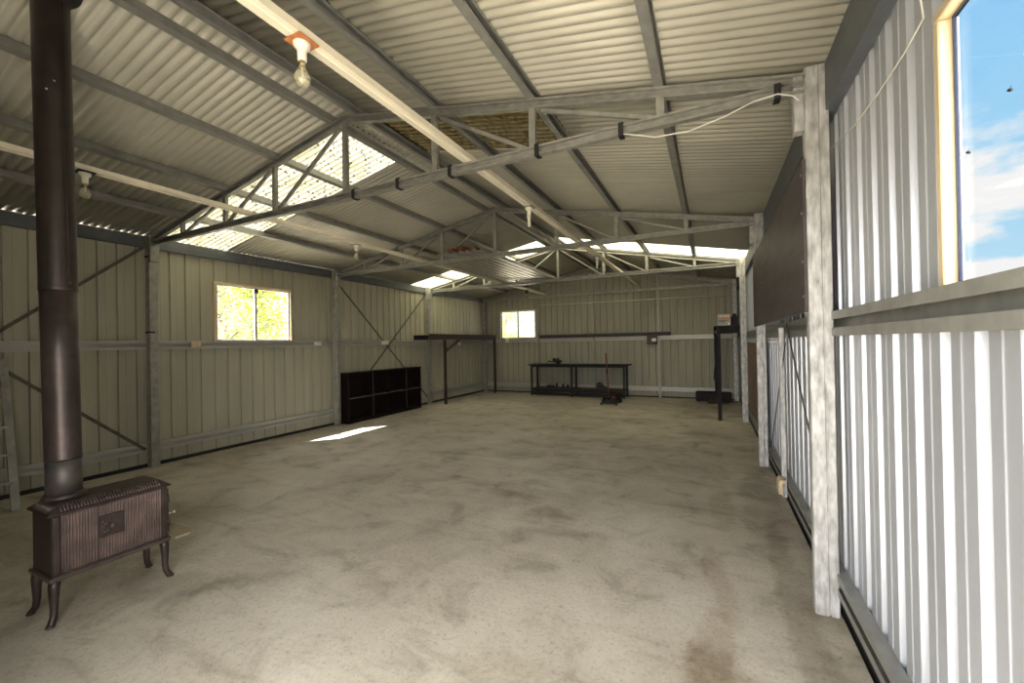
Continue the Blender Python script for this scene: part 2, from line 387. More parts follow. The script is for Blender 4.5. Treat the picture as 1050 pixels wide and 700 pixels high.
def truss(y, label):
    t = root('roof_truss', (XM, y, CH0), label, 'truss', 'steel roof trusses')
    zt = lambda x: 3.716-PITCH*abs(x-XM)
    for s in (-1, 1):
        m = MB(); m.csec((XM, y, zt(XM)), (XM+s*3.6, y, zt(XM+3.6)), .07, .05, flip=s); m.build('top_chord', 'galv', t)
    m = MB(); m.csec((XL, y, 2.985), (XR, y, 2.985), .07, .05); m.build('bottom_chord', 'galv', t)
    offs = [-2.83,-1.93,-1.04,0,1.04,1.93,2.83]
    for o in offs:
        m = MB(); m.csec((XM+o, y, 3.01), (XM+o, y, zt(XM+o)-.025), .05, .036, up=(1,0,0)); m.build('web_post', 'galv', t)
    for s in (-1, 1):
        for a, b in ((0,1.04),(1.04,1.93),(1.93,2.83)):
            m = MB(); m.bar((XM+s*(a+.07), y, zt(XM+a)-.055-.012), (XM+s*(b-.05), y, 3.02), .028, .026); m.build('diagonal', 'galv', t)
    return t
truss(BAY[1], 'nearest galvanised roof truss crossing the shed, with black cable ties along its bottom chord')
truss(BAY[2], 'second roof truss back, holding the stored corrugated sheets')
truss(BAY[3], 'third roof truss back, brightly lit below the far skylight strips')
truss(BAY[4], 'dim end truss against the back wall')
truss(BAY[0], 'roof truss over the open front of the shed')

def purlin(x, label, flip=1):
    z = roofz(x, (PUR0+PUR1)/2)-.002; m = MB(); tilt = V((PITCH if x < XM else -PITCH, 0, 0))
    up = V((-PITCH if x < XM else PITCH, 0, 1)).normalized()
    m.csec((x, YF+.05, z), (x, SHB-.02, z), .072, .058, up=up, flip=flip)
    tag(m.build('roof_purlin', 'purlin'), label, 'purlin', 'purlins under the roof sheets')
purlin(XM-.17, 'steel purlin just left of the ridge', -1); purlin(XM+.15, 'steel purlin just right of the ridge')
purlin(-4.13, 'first purlin down the left roof slope from the ridge pair', -1)
purlin(-5.03, 'second purlin down the left roof slope, beside the left cable duct', -1)
purlin(-5.93, 'lowest purlin on the left roof slope, next to the eave', -1)
purlin(-2.06, 'first purlin down the right roof slope from the ridge pair, beside the right cable duct')
purlin(-1.17, 'middle purlin of the right roof slope, at the edge of the brown skylight')
purlin(-.27, 'lowest purlin on the right roof slope, passing near the galvanised columns')
for x0, x1, z0, lab, f in ((SHL+.002, SHL+.062, 2.94, 'dark steel eave beam along the top of the left wall', -1), (SHR-.062, SHR-.002, 2.83, 'bluish steel eave beam along the top of the right wall', 1)):
    zt = roofz(SHL)-.012; m = MB(); m.csec(((x0+x1)/2, YF+.05, (z0+zt)/2), ((x0+x1)/2, SHB-.02, (z0+zt)/2), zt-z0, x1-x0, flip=f, lip=.02)
    tag(m.build('eave_beam', 'eave'), lab, 'beam', 'eave beams')

HAT = [(.002,-.060),(.056,-.060),(.056,-.021),(.053,-.021),(.053,-.056),(.006,-.056),(.006,.056),(.053,.056),(.053,.021),(.056,.021),(.056,.060),(.002,.060)]
def girt(p, q, inward, label, name='steel_girt', mat='girt', k=1.0):
    m = MB(); m.prof(p, q, [(a, b*k) for a, b in HAT], inward, (0,0,1))
    tag(m.build(name, mat), label, 'girt', 'rails fixed along the wall sheeting')
girt((SHL+.001,YF+.05,1.63), (SHL+.001,SHB-.06,1.63), (1,0,0), 'steel girt along the left wall at window sill height', 'steel_girt')
girt((SHL+.001,YF+.05,.26), (SHL+.001,SHB-.06,.26), (1,0,0), 'bottom steel rail along the foot of the left wall', 'steel_girt')
girt((SHR-.001,YF+.05,1.637), (SHR-.001,SHB-.06,1.637), (-1,0,0), 'steel girt along the right wall under the big window', 'steel_girt', 'purlin', k=1.12)
girt((SHR-.001,YF+.05,.19), (SHR-.001,SHB-.06,.19), (-1,0,0), 'bottom steel rail along the foot of the right wall', 'steel_girt', 'purlin')
girt((SHL+.07,SHB-.001,1.65), (SHR-.07,SHB-.001,1.65), (0,-1,0), 'steel girt across the back wall above the workbench', 'steel_girt')
girt((SHL+.07,SHB-.001,.24), (SHR-.07,SHB-.001,.24), (0,-1,0), 'bottom steel rail along the foot of the back wall', 'steel_girt')
for x, lab in ((-4.86,'thin steel mullion on the back wall right of the back window'), (-3.11,'steel mullion on the back wall behind the workbench'), (-1.29,'pale steel mullion on the back wall beside the power box')):
    m = MB(); w = .03 if x < -4 else .05; m.csec((x, SHB-.085, 0), (x, SHB-.085, roofz(x)-.03), w, .045, up=(1,0,0))
    tag(m.build('steel_mullion', 'galv'), lab, 'mullion', 'back wall mullions')
m = MB(); m.tube([(-4.75,SHB-.07,2.72),(.35,SHB-.07,2.71)], .011, 8)
tag(m.build('conduit_pipe', 'cable'), 'thin pale conduit running high across the back wall', 'conduit')

def strap(p, q, label):
    m = MB(); m.bar(p, q, .036, .004, up=(1,0,0))
    tag(m.build('brace_strap', 'strap'), label, 'brace', 'diagonal wall braces')
xb = XL-.101
strap((xb,-.08,.30), (xb,2.78,2.93), 'diagonal brace on the left wall behind the flue, rising to the first column')
strap((xb+.006,-.08,2.93), (xb+.006,2.78,.24), 'diagonal brace on the left wall behind the flue, falling to the first column')
strap((xb,5.92,2.88), (xb,8.80,.20), 'diagonal brace above the pigeonhole shelf, falling away from the window')
strap((xb+.006,5.92,.20), (xb+.006,8.80,2.90), 'diagonal brace above the pigeonhole shelf, rising away from the window')
strap((XR+.085,4.22,1.68), (XR+.085,2.92,.52), 'diagonal brace on the right wall just behind the nearest column')
strap((XR+.085,4.30,1.52), (XR+.085,5.60,.16), 'diagonal brace on the right wall beside the pale stud')

# ------------------------------------------------------------------ windows
def window(name, place, a0, a1, z0, z1, fw, matv, math, sash='alu', dep=(0,.07), latch=False, mull=True, sill=True):
    t = sroot(name, place((a0+a1)/2, 0, z0))
    def bx(m, b0, b1, c0, c1, d0, d1):
        p, q = place(b0,d0,c0), place(b1,d1,c1)
        m.bbox(tuple(min(p[i],q[i]) for i in range(3)), tuple(max(p[i],q[i]) for i in range(3)), .004)
    d0, d1 = dep
    m = MB(); bx(m,a0-fw,a0,z0+.001,z1-.001,d0,d1); bx(m,a1,a1+fw,z0+.001,z1-.001,d0,d1); m.build('window_frame', matv, t)
    m = MB(); bx(m,a0-fw,a1+fw,z1,z1+fw,d0,d1); m.build('window_head', math, t)
    m = MB()
    if not sill: bx(m,a0-fw,a1+fw,z0-.03,z0,d0+.02,d1)
    else: bx(m,a0-fw*1.6,a1+fw*1.6,z0-fw*.5,z0,d0-.02,d1); m.build('window_sill', math, t)
    m = MB(); s = .028 if mull else .016; e0, e1 = d0+.03, d1-.01
    bx(m,a0,a0+s,z0,z1,e0,e1); bx(m,a1-s,a1,z0,z1,e0,e1); bx(m,a0,a1,z0,z0+s*.8,e0,e1); bx(m,a0,a1,z1-s*.8,z1,e0,e1)
    if mull: bx(m,(a0+a1)/2-s*.7,(a0+a1)/2+s*.7,z0,z1,e0-.01,e1)
    m.build('sash', sash, t)
    m = MB(); bx(m,a0+s,a1-s,z0+s*.5,z1-s*.5,(e0+e1)/2-.002,(e0+e1)/2+.002); m.build('pane', 'glass', t)
    if latch:
        m = MB(); bx(m,(a0+a1)/2-.03,(a0+a1)/2+.03,z1-.09,z1-.02,e0-.035,e0-.011); m.build('latch', 'black', t)
window('window_1', lambda a,d,z: (SHL-d+.03,a,z), *LW, .035, 'timber', 'timber_h', latch=True)
window('window_2', lambda a,d,z: (a,SHB+d-.03,z), *BW, .02, 'white', 'white', sash='alu_grey')
window('window_3', lambda a,d,z: (SHR+d-.045,a,z), *RW, .032, 'timber', 'timber_h', mull=False, dep=(.01,.058), sill=False, sash='sash_skylit')
def fly(y, z, label):
    t = root('insect', (SHR-.045+.045, y, z), label, 'insect', 'insects on the right window')
    m = MB(); x = SHR-.045+.036
    m.tube([(x,y-.007,z-.004),(x,y-.002,z),(x,y+.004,z+.003),(x,y+.008,z+.004)], [.0018,.004,.0035,.002], 8); m.build('body', 'black', t)
    for s in (-1,1):
        w = MB(); w.add([(x-.002,y,z),(x-.003,y-.010,z+s*.004-.002),(x-.003,y-.013,z+s*.008),(x-.002,y-.004,z+s*.004)], [(0,1,2,3)])
        w.build('wing', 'black', t)
fly(1.40, 2.14, 'small dark insect on the right window pane, near the frame edge of the photo'); fly(1.58, 2.065, 'small dark insect on the right window pane, above the white cloud')

# ------------------------------------------------------------------ cable ducts and lights
def duct(x, y0, y1, label):
    z = CH1+.004; m = MB(); w = .04
    m.prof((x,y0,z), (x,y1,z), [(-w,0),(-.012,0),(-.008,-.006),(.008,-.006),(.012,0),(w,0),(w,.042),(-w,.042)], (1,0,0), (0,0,1))
    tag(m.build('cable_duct', 'duct'), label, 'cable duct', 'cable ducts lying on the trusses')
D1, D2 = -1.73, -4.55
duct(D1, YF+.1, 11.8, 'cream cable duct on the right, carrying the bulb with the orange plate')
duct(D2, YF+.1, 11.8, 'cream cable duct on the left, passing behind the flue')
def light(x, y, kind, label, plate='rustplate'):
    z = CH1+.004-.006
    t = root('light_fitting', (x, y, z), label, 'light', 'bare bulb lights under the cable ducts')
    m = MB(); m.bbox((x-.055,y-.055,z-.010),(x+.055,y+.055,z), .003); m.build('mounting_plate', plate, t)
    m = MB(); m.lathe((x,y,z-.095), [(.017,0),(.021,.004),(.021,.045),(.024,.055),(.036,.066),(.040,.080),(.040,.085)], 20); m.build('lamp_holder', 'white' if kind != 'dark' else 'black', t)
    if kind == 'cfl':
        m = MB(); m.lathe((x,y,z-.215), [(.006,0),(.014,.003),(.017,.014),(.017,.09),(.021,.096),(.021,.119)], 16); m.build('bulb', 'white', t)
    else:
        m = MB(); m.lathe((x,y,z-.118), [(.013,0),(.0135,.023)], 14); m.build('bulb_cap', 'brass', t)
        b = MB(); b.lathe((x,y,z-.205), [(.004,-.012),(.020,-.006),(.032,.008),(.0365,.026),(.034,.044),(.024,.062),(.0155,.078),(.013,.088)], 20)
        bo = b.build('bulb', 'bulb', t)
        f = MB(); f.tube([(x,y,z-.120),(x,y,z-.165)], .004, 6); f.tube([(x-.012,y,z-.158),(x-.004,y,z-.170),(x+.004,y,z-.170),(x+.012,y,z-.158)], .0012, 5); f.build('filament', 'white', bo)
light(D1, 1.33, 'bulb', 'clear bulb in a white holder on an orange rusty plate, largest and nearest')
light(D2, 1.49, 'bulb', 'clear bulb in a white holder just right of the flue', 'black')
light(D1, 4.04, 'cfl', 'white tubular lamp on the right hand duct near the second truss', 'purlin')
light(D2, 4.32, 'bulb', 'small bulb on the left hand duct right of the skylight strip', 'purlin')
light(D1, 6.95, 'cfl', 'dim lamp on the right hand duct seen between the second and third trusses', 'purlin')
light(D2, 10.35, 'dark', 'dark holder with pale bulb hanging near the back window', 'black')

# ------------------------------------------------------------------ wood stove and flue
SX0, SX1, SY0, SY1 = -3.675, -3.405, .955, 1.505
st = root('wood_stove', ((SX0+SX1)/2, (SY0+SY1)/2, 0), 'small rusty cast iron wood stove on four curved legs', 'stove')
def flutes(mb, x, sgn, y0, y1, z0, z1):
    n = int((y1-y0)/.0135)*6; vs = []; fs = []
    for i in range(n+1):
        y = y0+(y1-y0)*i/n; d = .0075*abs(math.sin(math.pi*(y-y0)/.0135))
        for z in (z0, z1): vs.append((x+sgn*d, y, z))
    for i in range(n): a = 2*i; fs.append((a, a+2, a+3, a+1))
    mb.add(vs, fs, True)
m = MB(); m.bbox((SX0,SY0,.272),(SX1,SY1,.622), .006); m.build('body', 'iron', st)
ym = SY0+.20
for x, sg in ((SX1,1),(SX0,-1)):
    m = MB(); flutes(m, x+sg*.001, sg, SY0+.035, SY1-.03, .285, .612)
    xs = sorted((x, x+sg*.009)); m.build('fluted_side', 'iron_worn_lit', st)
    m = MB()
    m.bbox((xs[0],SY0,.272),(xs[1],SY0+.033,.622), .004); m.bbox((xs[0],SY1-.028,.272),(xs[1],SY1,.622), .004)
    m.box((xs[0],SY0,.272),(xs[1],SY1,.284)); m.box((xs[0],SY0,.613),(xs[1],SY1,.622)); m.bbox((xs[0],1.146,.275),(xs[1],1.153,.62), .001)
    m.build('side_frame', 'iron', st)
    m = MB(); xs = sorted((x, x+sg*.014)); m.bbox((xs[0],1.155,.415),(xs[1],1.275,.545), .005)
    xs2 = sorted((x+sg*.014, x+sg*.018)); m.bbox((xs2[0],1.155,.415),(xs2[1],1.275,.423), .001); m.bbox((xs2[0],1.155,.537),(xs2[1],1.275,.545), .001)
    for k in range(9):
        yy, zz, rr = 1.17+random.random()*.09, .432+random.random()*.09, .006+random.random()*.012
        m.lathe((x+sg*.0135,yy,zz), [(rr,0),(rr*.8,.0025),(rr*.3,.004)], 9, axis=(sg,0,0))
    m.build('relief_plaque', 'iron', st)
m = MB(); m.bbox((SX0-.018,SY0-.018,.245),(SX1+.018,SY1+.018,.272), .006); m.build('base_frame', 'iron_worn_lit', st)
m = MB(); m.bbox((SX0-.022,SY0-.022,.622),(SX1+.022,SY1+.022,.634), .004)
a = (SX0-.018,SY0-.018,SX1+.018,SY1+.018); bi = .055
vs = [(a[0],a[1],.634),(a[2],a[1],.634),(a[2],a[3],.634),(a[0],a[3],.634),(a[0]+bi,a[1]+bi,.676),(a[2]-bi,a[1]+bi,.676),(a[2]-bi,a[3]-bi,.676),(a[0]+bi,a[3]-bi,.676)]
m.add(vs, [(0,1,5,4),(1,2,6,5),(2,3,7,6),(3,0,4,7),(4,5,6,7)]); lid = m.build('lid', 'iron', st)
m = MB(); n = 34
for i in range(n):
    y = SY0+.04+(SY1-SY0-.08)*i/(n-1)
    for xa, sg in ((a[2],-1),(a[0],1)): m.tube([(xa+sg*.006,y,.638),(xa+sg*.048,y,.671)], .0042, 6)
for i in range(12):
    x = SX0+.03+(SX1-SX0-.06)*i/11
    for ya, sg in ((a[3],-1),(a[1],1)): m.tube([(x,ya+sg*.006,.638),(x,ya+sg*.048,.671)], .0042, 6)
m.build('ribbed_edge', 'iron_worn_lit', lid)  # light on the ribs put into the colour by this lighter iron
m = MB(); m.bbox((SX0+.02,SY1,.30),(SX1-.02,SY1+.022,.60), .006); m.bbox((SX0+.03,SY1+.022,.33),(SX1-.05,SY1+.030,.57), .004)
dr = m.build('stove_door', 'iron', st)
m = MB(); m.tube([(SX1-.03,SY1+.022,.42),(SX1-.03,SY1+.045,.42)], .007, 8); m.lathe((SX1-.03,SY1+.045,.42), [(.006,0),(.013,.006),(.013,.014),(.006,.02)], 12, axis=(0,1,0)); m.build('door_knob', 'iron_lip', dr)
for z in (.37,.53):
    m = MB(); m.tube([(SX1-.012,SY1+.012,z-.025),(SX1-.012,SY1+.012,z+.025)], .009, 8); m.build('hinge', 'iron', dr)
m = MB(); pts = [(SX0+.02,SY1+.019),(SX1+.07,SY1+.019),(SX1+.075,SY1+.10),(SX1+.04,SY1+.135),(SX0+.06,SY1+.135),(SX0+.03,SY1+.11)]
m.prof((0,0,.262),(0,0,.278), [(x,y) for x,y in pts], (1,0,0), (0,1,0)); m.build('hearth_lip', 'iron_lip', st)
for sx in (0,1):
    for sy in (0,1):
        x0 = (SX0+.015) if sx == 0 else (SX1-.015); y0 = (SY0+.015) if sy == 0 else (SY1-.015)
        ox = -1 if sx == 0 else 1; oy = -1 if sy == 0 else 1
        P = [(0,.250,.027),(.006,.21,.025),(.007,.15,.021),(.006,.09,.018),(.010,.045,.017),(.022,.018,.018),(.036,.010,.012)]
        m = MB(); m.tube([(x0+ox*d*.75, y0+oy*d*.9, z) for d, z, r in P], [r for d, z, r in P], 10)
        m.lathe((x0+ox*.022,y0+oy*.027,0), [(.020,0),(.022,.006),(.016,.014)], 12); m.build('leg', 'iron', st)
FX, FYb, FYt = -3.582, 1.062, 1.030
def fp(z): k = (z-.67)/2.93; return (FX, FYb+(FYt-FYb)*k, z)
ft = root('flue_pipe', (FX, FYb, .676), 'tall black steel flue pipe rising from the wood stove through the roof', 'flue')
m = MB(); m.lathe((FX,FYb,.676), [(.098,0),(.098,.010),(.090,.024),(.084,.03)], 28); m.build('collar', 'iron', ft)
m = MB(); m.tube([fp(z) for z in (.69,.80,.92)], [.080,.080,.079], 32); m.build('lower_section', 'flue_low', ft)
m = MB(); m.tube([fp(z) for z in (.905,.915,.92,.93,1.5,1.94)], [.081,.0835,.0835,.0815,.0815,.0815], 32); m.build('middle_section', 'flue', ft)
m = MB(); m.tube([fp(z) for z in (1.93,1.94,1.95,1.96,3.1,4.4)], [.083,.0855,.0855,.084,.084,.084], 32)
m.prof((FX+.083,fp(2.6)[1]+.028,1.97),(FX+.083,fp(2.6)[1]+.012,3.7), [(-.003,-.004),(.003,-.004),(.003,.004),(-.003,.004)], (1,0,0),(0,1,0)); m.build('upper_section', 'flue_dark', ft)
m = MB()
for z, a_ in ((3.12,-.6),(3.18,-.2),(1.98,.3)): 
    c = V(fp(z)); d = V((math.cos(a_),math.sin(a_),0)); m.lathe(c+d*.083, [(.006,0),(.005,.003),(.002,.004)], 8, axis=d)
m.build('rivet', 'alu', ft)
fl_ = MB(); fl_.lathe((FX,fp(3.74)[1],3.70), [(.16,.075),(.15,.070),(.095,.02),(.087,0),(.085,-.02)], 24); fl_.build('roof_flashing', 'dark_steel', ft)

# ------------------------------------------------------------------ ladder at the far left
ld = root('ladder', (-6.45,1.50,0), 'grey ladder leaning on the left wall at the photo edge, beside the stove', 'ladder')
def rail(p, q): 
    m = MB(); m.csec(p, q, .06, .028, up=(0,1,0)); m.build('stile', 'ladder', ld)
LA0, LA1, LB0, LB1 = V((-6.20,1.50,.0)), V((-6.775,1.56,1.50)), V((-6.25,1.02,.0)), V((-6.775,1.10,1.50))
rail(LA0, LA1); rail(LB0, LB1)
for k in range(1,6):
    f = k/5.6; m = MB(); m.bar(LA0.lerp(LA1,f), LB0.lerp(LB1,f), .05, .025); m.build('rung', 'ladder', ld)
m = MB(); P0, P1 = V((-6.20,1.46,.03)), V((-6.24,1.06,.03)); m.tube([P0, P0.lerp(P1,.25)+V((-.02,0,.10)), P0.lerp(P1,.75)+V((-.02,0,.10)), P1], .012, 8); m.build('hoop', 'ladder', ld)

# ------------------------------------------------------------------ pigeonhole shelf on the left
cx0, cx1, cy0, cy1, ch = -6.70, -6.55, 5.965, 8.24, 1.0
cx0 = -6.775
cb = root('pigeonhole_shelf', (-6.67,7.1,0), 'low dark wooden pigeonhole shelf of eight openings against the left wall', 'shelf unit')
for y in (cy0, cy1-.03):
    m = MB(); m.bbox((cx0,y,0),(cx1,y+.03,ch), .003); m.build('side_panel', 'dark_wood', cb)
m = MB(); m.bbox((cx0,cy0-.01,ch),(cx1+.015,cy1+.01,ch+.028), .004); m.build('top_board', 'dark_wood', cb)
m = MB(); m.bbox((cx0,cy0+.03,.05),(cx1,cy1-.03,.075), .003); m.build('bottom_board', 'dark_wood', cb)
m = MB(); m.bbox((cx1-.02,cy0+.03,0),(cx1-.006,cy1-.03,.05), .003); m.build('plinth', 'dark_wood', cb)
m = MB(); m.box((cx0,cy0+.03,.05),(cx0+.008,cy1-.03,ch)); m.build('back_panel', 'dark_wood', cb)
for y, mt in ((6.63,'shelf_edge'),(7.11,'dark_wood'),(7.70,'shelf_edge')):
    w = .03 if mt == 'dark_wood' else .016
    m = MB(); m.bbox((cx0+.01,y-w/2,.075),(cx1-.004,y+w/2,ch), .002); dv_ = m.build('divider', 'dark_wood', cb)
    if mt == 'shelf_edge':
        m = MB(); m.box((cx1-.004,y-w/2,.075),(cx1-.001,y+w/2,ch)); m.build('edge_strip', mt, dv_)
ys = [cy0+.03,6.62,7.095,7.69,cy1-.03]
for a, b in ((ys[0],6.62),(6.64,7.095),(7.125,7.69),(7.71,ys[4])):
    m = MB(); m.bbox((cx0+.01,a,.50),(cx1-.006,b,.522), .002); sb_ = m.build('shelf_board', 'dark_wood', cb)
    m = MB(); m.box((cx1-.006,a,.50),(cx1-.003,b,.522)); m.build('edge_strip', 'shelf_edge', sb_)

# ------------------------------------------------------------------ left loft shelf
lf = root('loft_shelf', (-6.5,9.9,0), 'dark steel loft shelf on posts in the far left corner', 'shelf')
m = MB(); m.bbox((-6.69,8.30,1.815),(-6.33,11.68,1.83), .003); m.build('shelf_deck', 'timber_h', lf)  # deck made pale to bounce skylight onto the wall behind
m = MB(); m.csec((-6.30,8.25,1.765),(-6.30,11.75,1.765), .15, .05, flip=-1); m.build('front_beam', 'brown_post', lf)
m = MB(); m.csec((-6.79,8.27,1.75),(-6.33,8.27,1.75), .12, .04); m.csec((-6.79,11.70,1.75),(-6.33,11.70,1.75), .12, .04); m.build('end_beam', 'dark_steel', lf)
for k in range(6):
    y = 8.75+k*.5; m = MB(); m.bbox((-6.69,y,1.77),(-6.33,y+.04,1.813), .003); m.build('bearer', 'dark_steel', lf)
m = MB(); m.bbox((-6.325,8.90,0),(-6.265,8.96,1.69), .004); m.build('post', 'brown_post', lf)
m = MB(); m.bbox((-6.25,11.50,0),(-6.19,11.56,1.69), .004); m.build('post', 'brown_post', lf)
m = MB(); m.bar((-6.295,8.965,1.38),(-6.295,9.62,1.69), .035, .06, up=(1,0,0)); m.build('knee_brace', 'shelf_edge', lf)
m = MB(); m.bbox((-6.335,9.28,1.44),(-6.327,9.30,1.69), .001) if False else m.bbox((-6.33,8.955,1.45),(-6.26,9.0,1.50), .003); m.build('brace_plate', 'shelf_edge', lf)

# ------------------------------------------------------------------ workbench and what is on it
wb = root('workbench', (-3.5,11.45,0), 'long dark steel workbench with a lower shelf against the back wall', 'workbench')
m = MB(); m.bbox((-4.98,11.30,.895),(-2.02,11.86,.925), .003); m.build('bench_top', 'dark_steel', wb)
m = MB(); m.bbox((-4.90,11.34,.845),(-2.14,11.38,.895), .003); m.bbox((-4.90,11.79,.845),(-2.14,11.83,.895), .003); m.build('top_rail', 'dark_steel', wb)
for x in (-4.90,-3.66,-2.18):
    for y in (11.34,11.79):
        m = MB(); m.bbox((x,y,0),(x+.045,y+.045,.845), .003); m.build('leg', 'dark_steel', wb)
m = MB(); m.bbox((-4.86,11.36,.20),(-2.15,11.81,.225), .003); m.build('lower_shelf', 'brown_post', wb)
m = MB(); m.bbox((-4.86,11.335,.13),(-2.15,11.36,.20), .003); m.bbox((-4.86,11.335,.03),(-2.15,11.36,.11), .003); m.build('front_rail', 'dark_steel', wb)
gr = root('bench_vice', (-4.10,11.55,.925), 'dark bench vice on the left part of the workbench top', 'vice')
m = MB(); m.lathe((-4.10,11.55,.925), [(.085,0),(.085,.018),(.06,.03),(.055,.06)], 16); m.build('base', 'dark_steel', gr)
m = MB(); m.bbox((-4.20,11.50,.975),(-3.99,11.60,1.04), .012); m.bbox((-4.13,11.47,1.03),(-4.09,11.63,1.10), .008); m.build('body', 'dark_steel', gr)
m = MB(); m.bbox((-4.24,11.47,.99),(-4.20,11.63,1.10), .008); m.tube([(-4.20,11.55,1.0),(-4.42,11.55,1.0)], .016, 10); m.build('jaw', 'dark_steel', gr)
m = MB(); m.tube([(-4.41,11.45,.97),(-4.41,11.65,1.03)], .008, 8); m.build('handle', 'dark_steel', gr)
def tin(x, h, r, lab):
    m = MB(); m.lathe((x,11.52,.228), [(r,0),(r,.004),(r*.97,.008),(r*.97,h-.02),(r,h-.015),(r,h-.005),(r*.7,h)], 14)
    tag(m.build('paint_tin', 'black'), lab, 'tin', 'tins under the workbench')
m = MB(); m.bbox((-4.45,11.44,.228),(-4.22,11.58,.30), .01); m.tube([(-4.40,11.51,.30),(-4.38,11.51,.335),(-4.29,11.51,.335),(-4.27,11.51,.30)], .008, 8)
tag(m.build('tool_box', 'black'), 'small dark toolbox low under the left end of the workbench', 'toolbox')
tin(-4.14, .13, .035, 'dark tin on the lower bench shelf below the vice'); tin(-3.95, .12, .032, 'dark tin on the lower bench shelf, middle of three'); tin(-3.80, .10, .04, 'dark squat tin on the lower bench shelf near the middle legs')
m = MB(); m.prof((0,11.42,0),(0,11.62,0), [(-2.95,.228),(-2.66,.228),(-2.66,.29),(-2.74,.30),(-2.88,.42),(-2.93,.40)], (1,0,0),(0,0,1))
tag(m.build('angle_offcut', 'black'), 'dark wedge shaped offcut under the right half of the workbench', 'offcut')

# ------------------------------------------------------------------ trolley jack
jk = root('trolley_jack', (-2.27,10.25,0), 'trolley jack with an upright red handle in front of the workbench', 'jack')
m = MB()
for x in (-2.44,-2.13):
    m.prof((x-.012,0,0),(x+.012,0,0), [(10.02,.05),(10.12,.03),(10.62,.03),(10.70,.07),(10.68,.12),(10.45,.13),(10.20,.18),(10.05,.15)], (0,1,0),(0,0,1))
m.bbox((-2.45,10.08,.04),(-2.12,10.16,.075), .006); m.bbox((-2.40,10.14,.05),(-2.17,10.30,.15), .01); m.build('chassis', 'black', jk)
m = MB(); m.bar((-2.285,10.22,.13),(-2.285,10.62,.17), .07, .05); m.build('lift_arm', 'red', jk)
m = MB(); m.lathe((-2.285,10.60,.17), [(.04,0),(.04,.02),(.065,.028),(.065,.042)], 16); m.build('saddle', 'black', jk)
for x in (-2.475,-2.10):
    for y, r in ((10.06,.035),(10.62,.05)):
        m = MB(); m.lathe((x-.016,y,r), [(r*.6,0),(r,.004),(r,.028),(r*.6,.032)], 16, axis=(1,0,0)); m.build('wheel', 'dark_steel', jk)
m = MB(); m.tube([(-2.285,10.12,.12),(-2.29,10.11,.30)], .026, 10); m.build('handle_socket', 'black', jk)
m = MB(); m.tube([(-2.29,10.11,.22),(-2.31,10.06,.80)], .019, 10); m.tube([(-2.3115,10.056,.86),(-2.325,10.02,1.28)], .017, 10); hd = m.build('handle', 'red', jk)
m = MB(); m.tube([(-2.309,10.064,.78),(-2.312,10.055,.87)], .023, 10); m.build('handle_joint', 'black', hd)

# ------------------------------------------------------------------ back wall fittings
m = MB(); m.bbox((-4.80,11.70,1.78),(-.98,11.85,1.80), .003); m.bbox((-4.80,11.835,1.70),(-.98,11.85,1.78), .003)
tag(m.build('wall_shelf', 'shelf_edge'), 'long narrow dark shelf across the back wall above the workbench', 'shelf')
pb = root('power_box', (-1.47,11.80,1.52), 'small dark power box with a white label on the back wall', 'power box')
m = MB(); m.bbox((-1.60,11.79,1.47),(-1.33,11.88,1.697), .01); m.build('box', 'shelf_edge', pb)
m = MB(); m.bbox((-1.47,11.784,1.55),(-1.35,11.79,1.63), .001); m.build('label_plate', 'paper', pb)

m = MB(); m.bbox((-6.02,11.905,1.60),(-5.88,11.912,1.725), .001)
tag(m.build('wall_card', 'paper'), 'small white card under the back window sill', 'card')

# ------------------------------------------------------------------ boxes on the left girt
def jbox(y, w, h, mat, label):
    t = root('junction_box', (SHL+.075, y, 1.63), label, 'junction box', 'boxes on the left wall girt')
    m = MB(); m.bbox((SHL+.058,y-w/2,1.63-h/2),(SHL+.095,y+w/2,1.63+h/2), .005); m.build('box', mat, t)
    m = MB(); m.bbox((SHL+.095,y-w*.32,1.63-h*.3),(SHL+.100,y+w*.32,1.63+h*.3), .002); m.build('cover_plate', mat, t)
jbox(3.38, .13, .09, 'timber', 'pale timber block on the left girt, just left of the window')
jbox(5.45, .14, .07, 'white', 'white socket on the left girt right of the window')
jbox(7.25, .20, .09, 'white', 'white socket on the left girt above the pigeonhole shelf')
m = MB(); m.lathe((SHL+.06,10.35,1.58), [(.05,0),(.055,.01),(.055,.06),(.03,.075)], 14, axis=(1,0,0))
tag(m.build('wall_socket', 'white'), 'small white fitting on the wall beneath the loft shelf', 'socket')
for z, y, lab in ((2.81,2.83,'black clamp band high on the first left column'), (1.80,2.83,'black clamp band at girt height on the first left column')):
    m = MB(); m.bbox((XL-.104,y-.034,z-.012),(XL+.006,y+.034,z+.012), .003)
    tag(m.build('clamp_band', 'black'), lab, 'clamp', 'black bands round the first left column')

# ------------------------------------------------------------------ truss cable and ties
def tie(x, label):
    m = MB(); y = BAY[1]; w, h, t = .031, .041, .004
    for a in (((x-.017,y-w-t,2.985-h),(x+.017,y-w,2.985+h)), ((x-.017,y+w,2.985-h),(x+.017,y+w+t,2.985+h)), ((x-.017,y-w,2.985-h-t),(x+.017,y+w,2.985-h)), ((x-.017,y-w,2.985+h),(x+.017,y+w,2.985+h+t))): m.box(*a)
    tag(m.build('cable_tie', 'black'), label, 'cable tie', 'cable ties on the nearest truss')
tie(.37, 'black cable tie at the column end of the nearest truss'); tie(-.52, 'black cable tie right of the middle purlin on the nearest truss')
tie(-1.13, 'black cable tie beside the web post at the brown skylight'); tie(-1.90, 'black cable tie beside the right hand cable duct crossing'); tie(-2.45, 'black cable tie on the nearest truss, first right of the king post')
tie(-2.98, 'black cable tie at the foot of the nearest king post')
cb_ = MB(); y = BAY[1]-.038
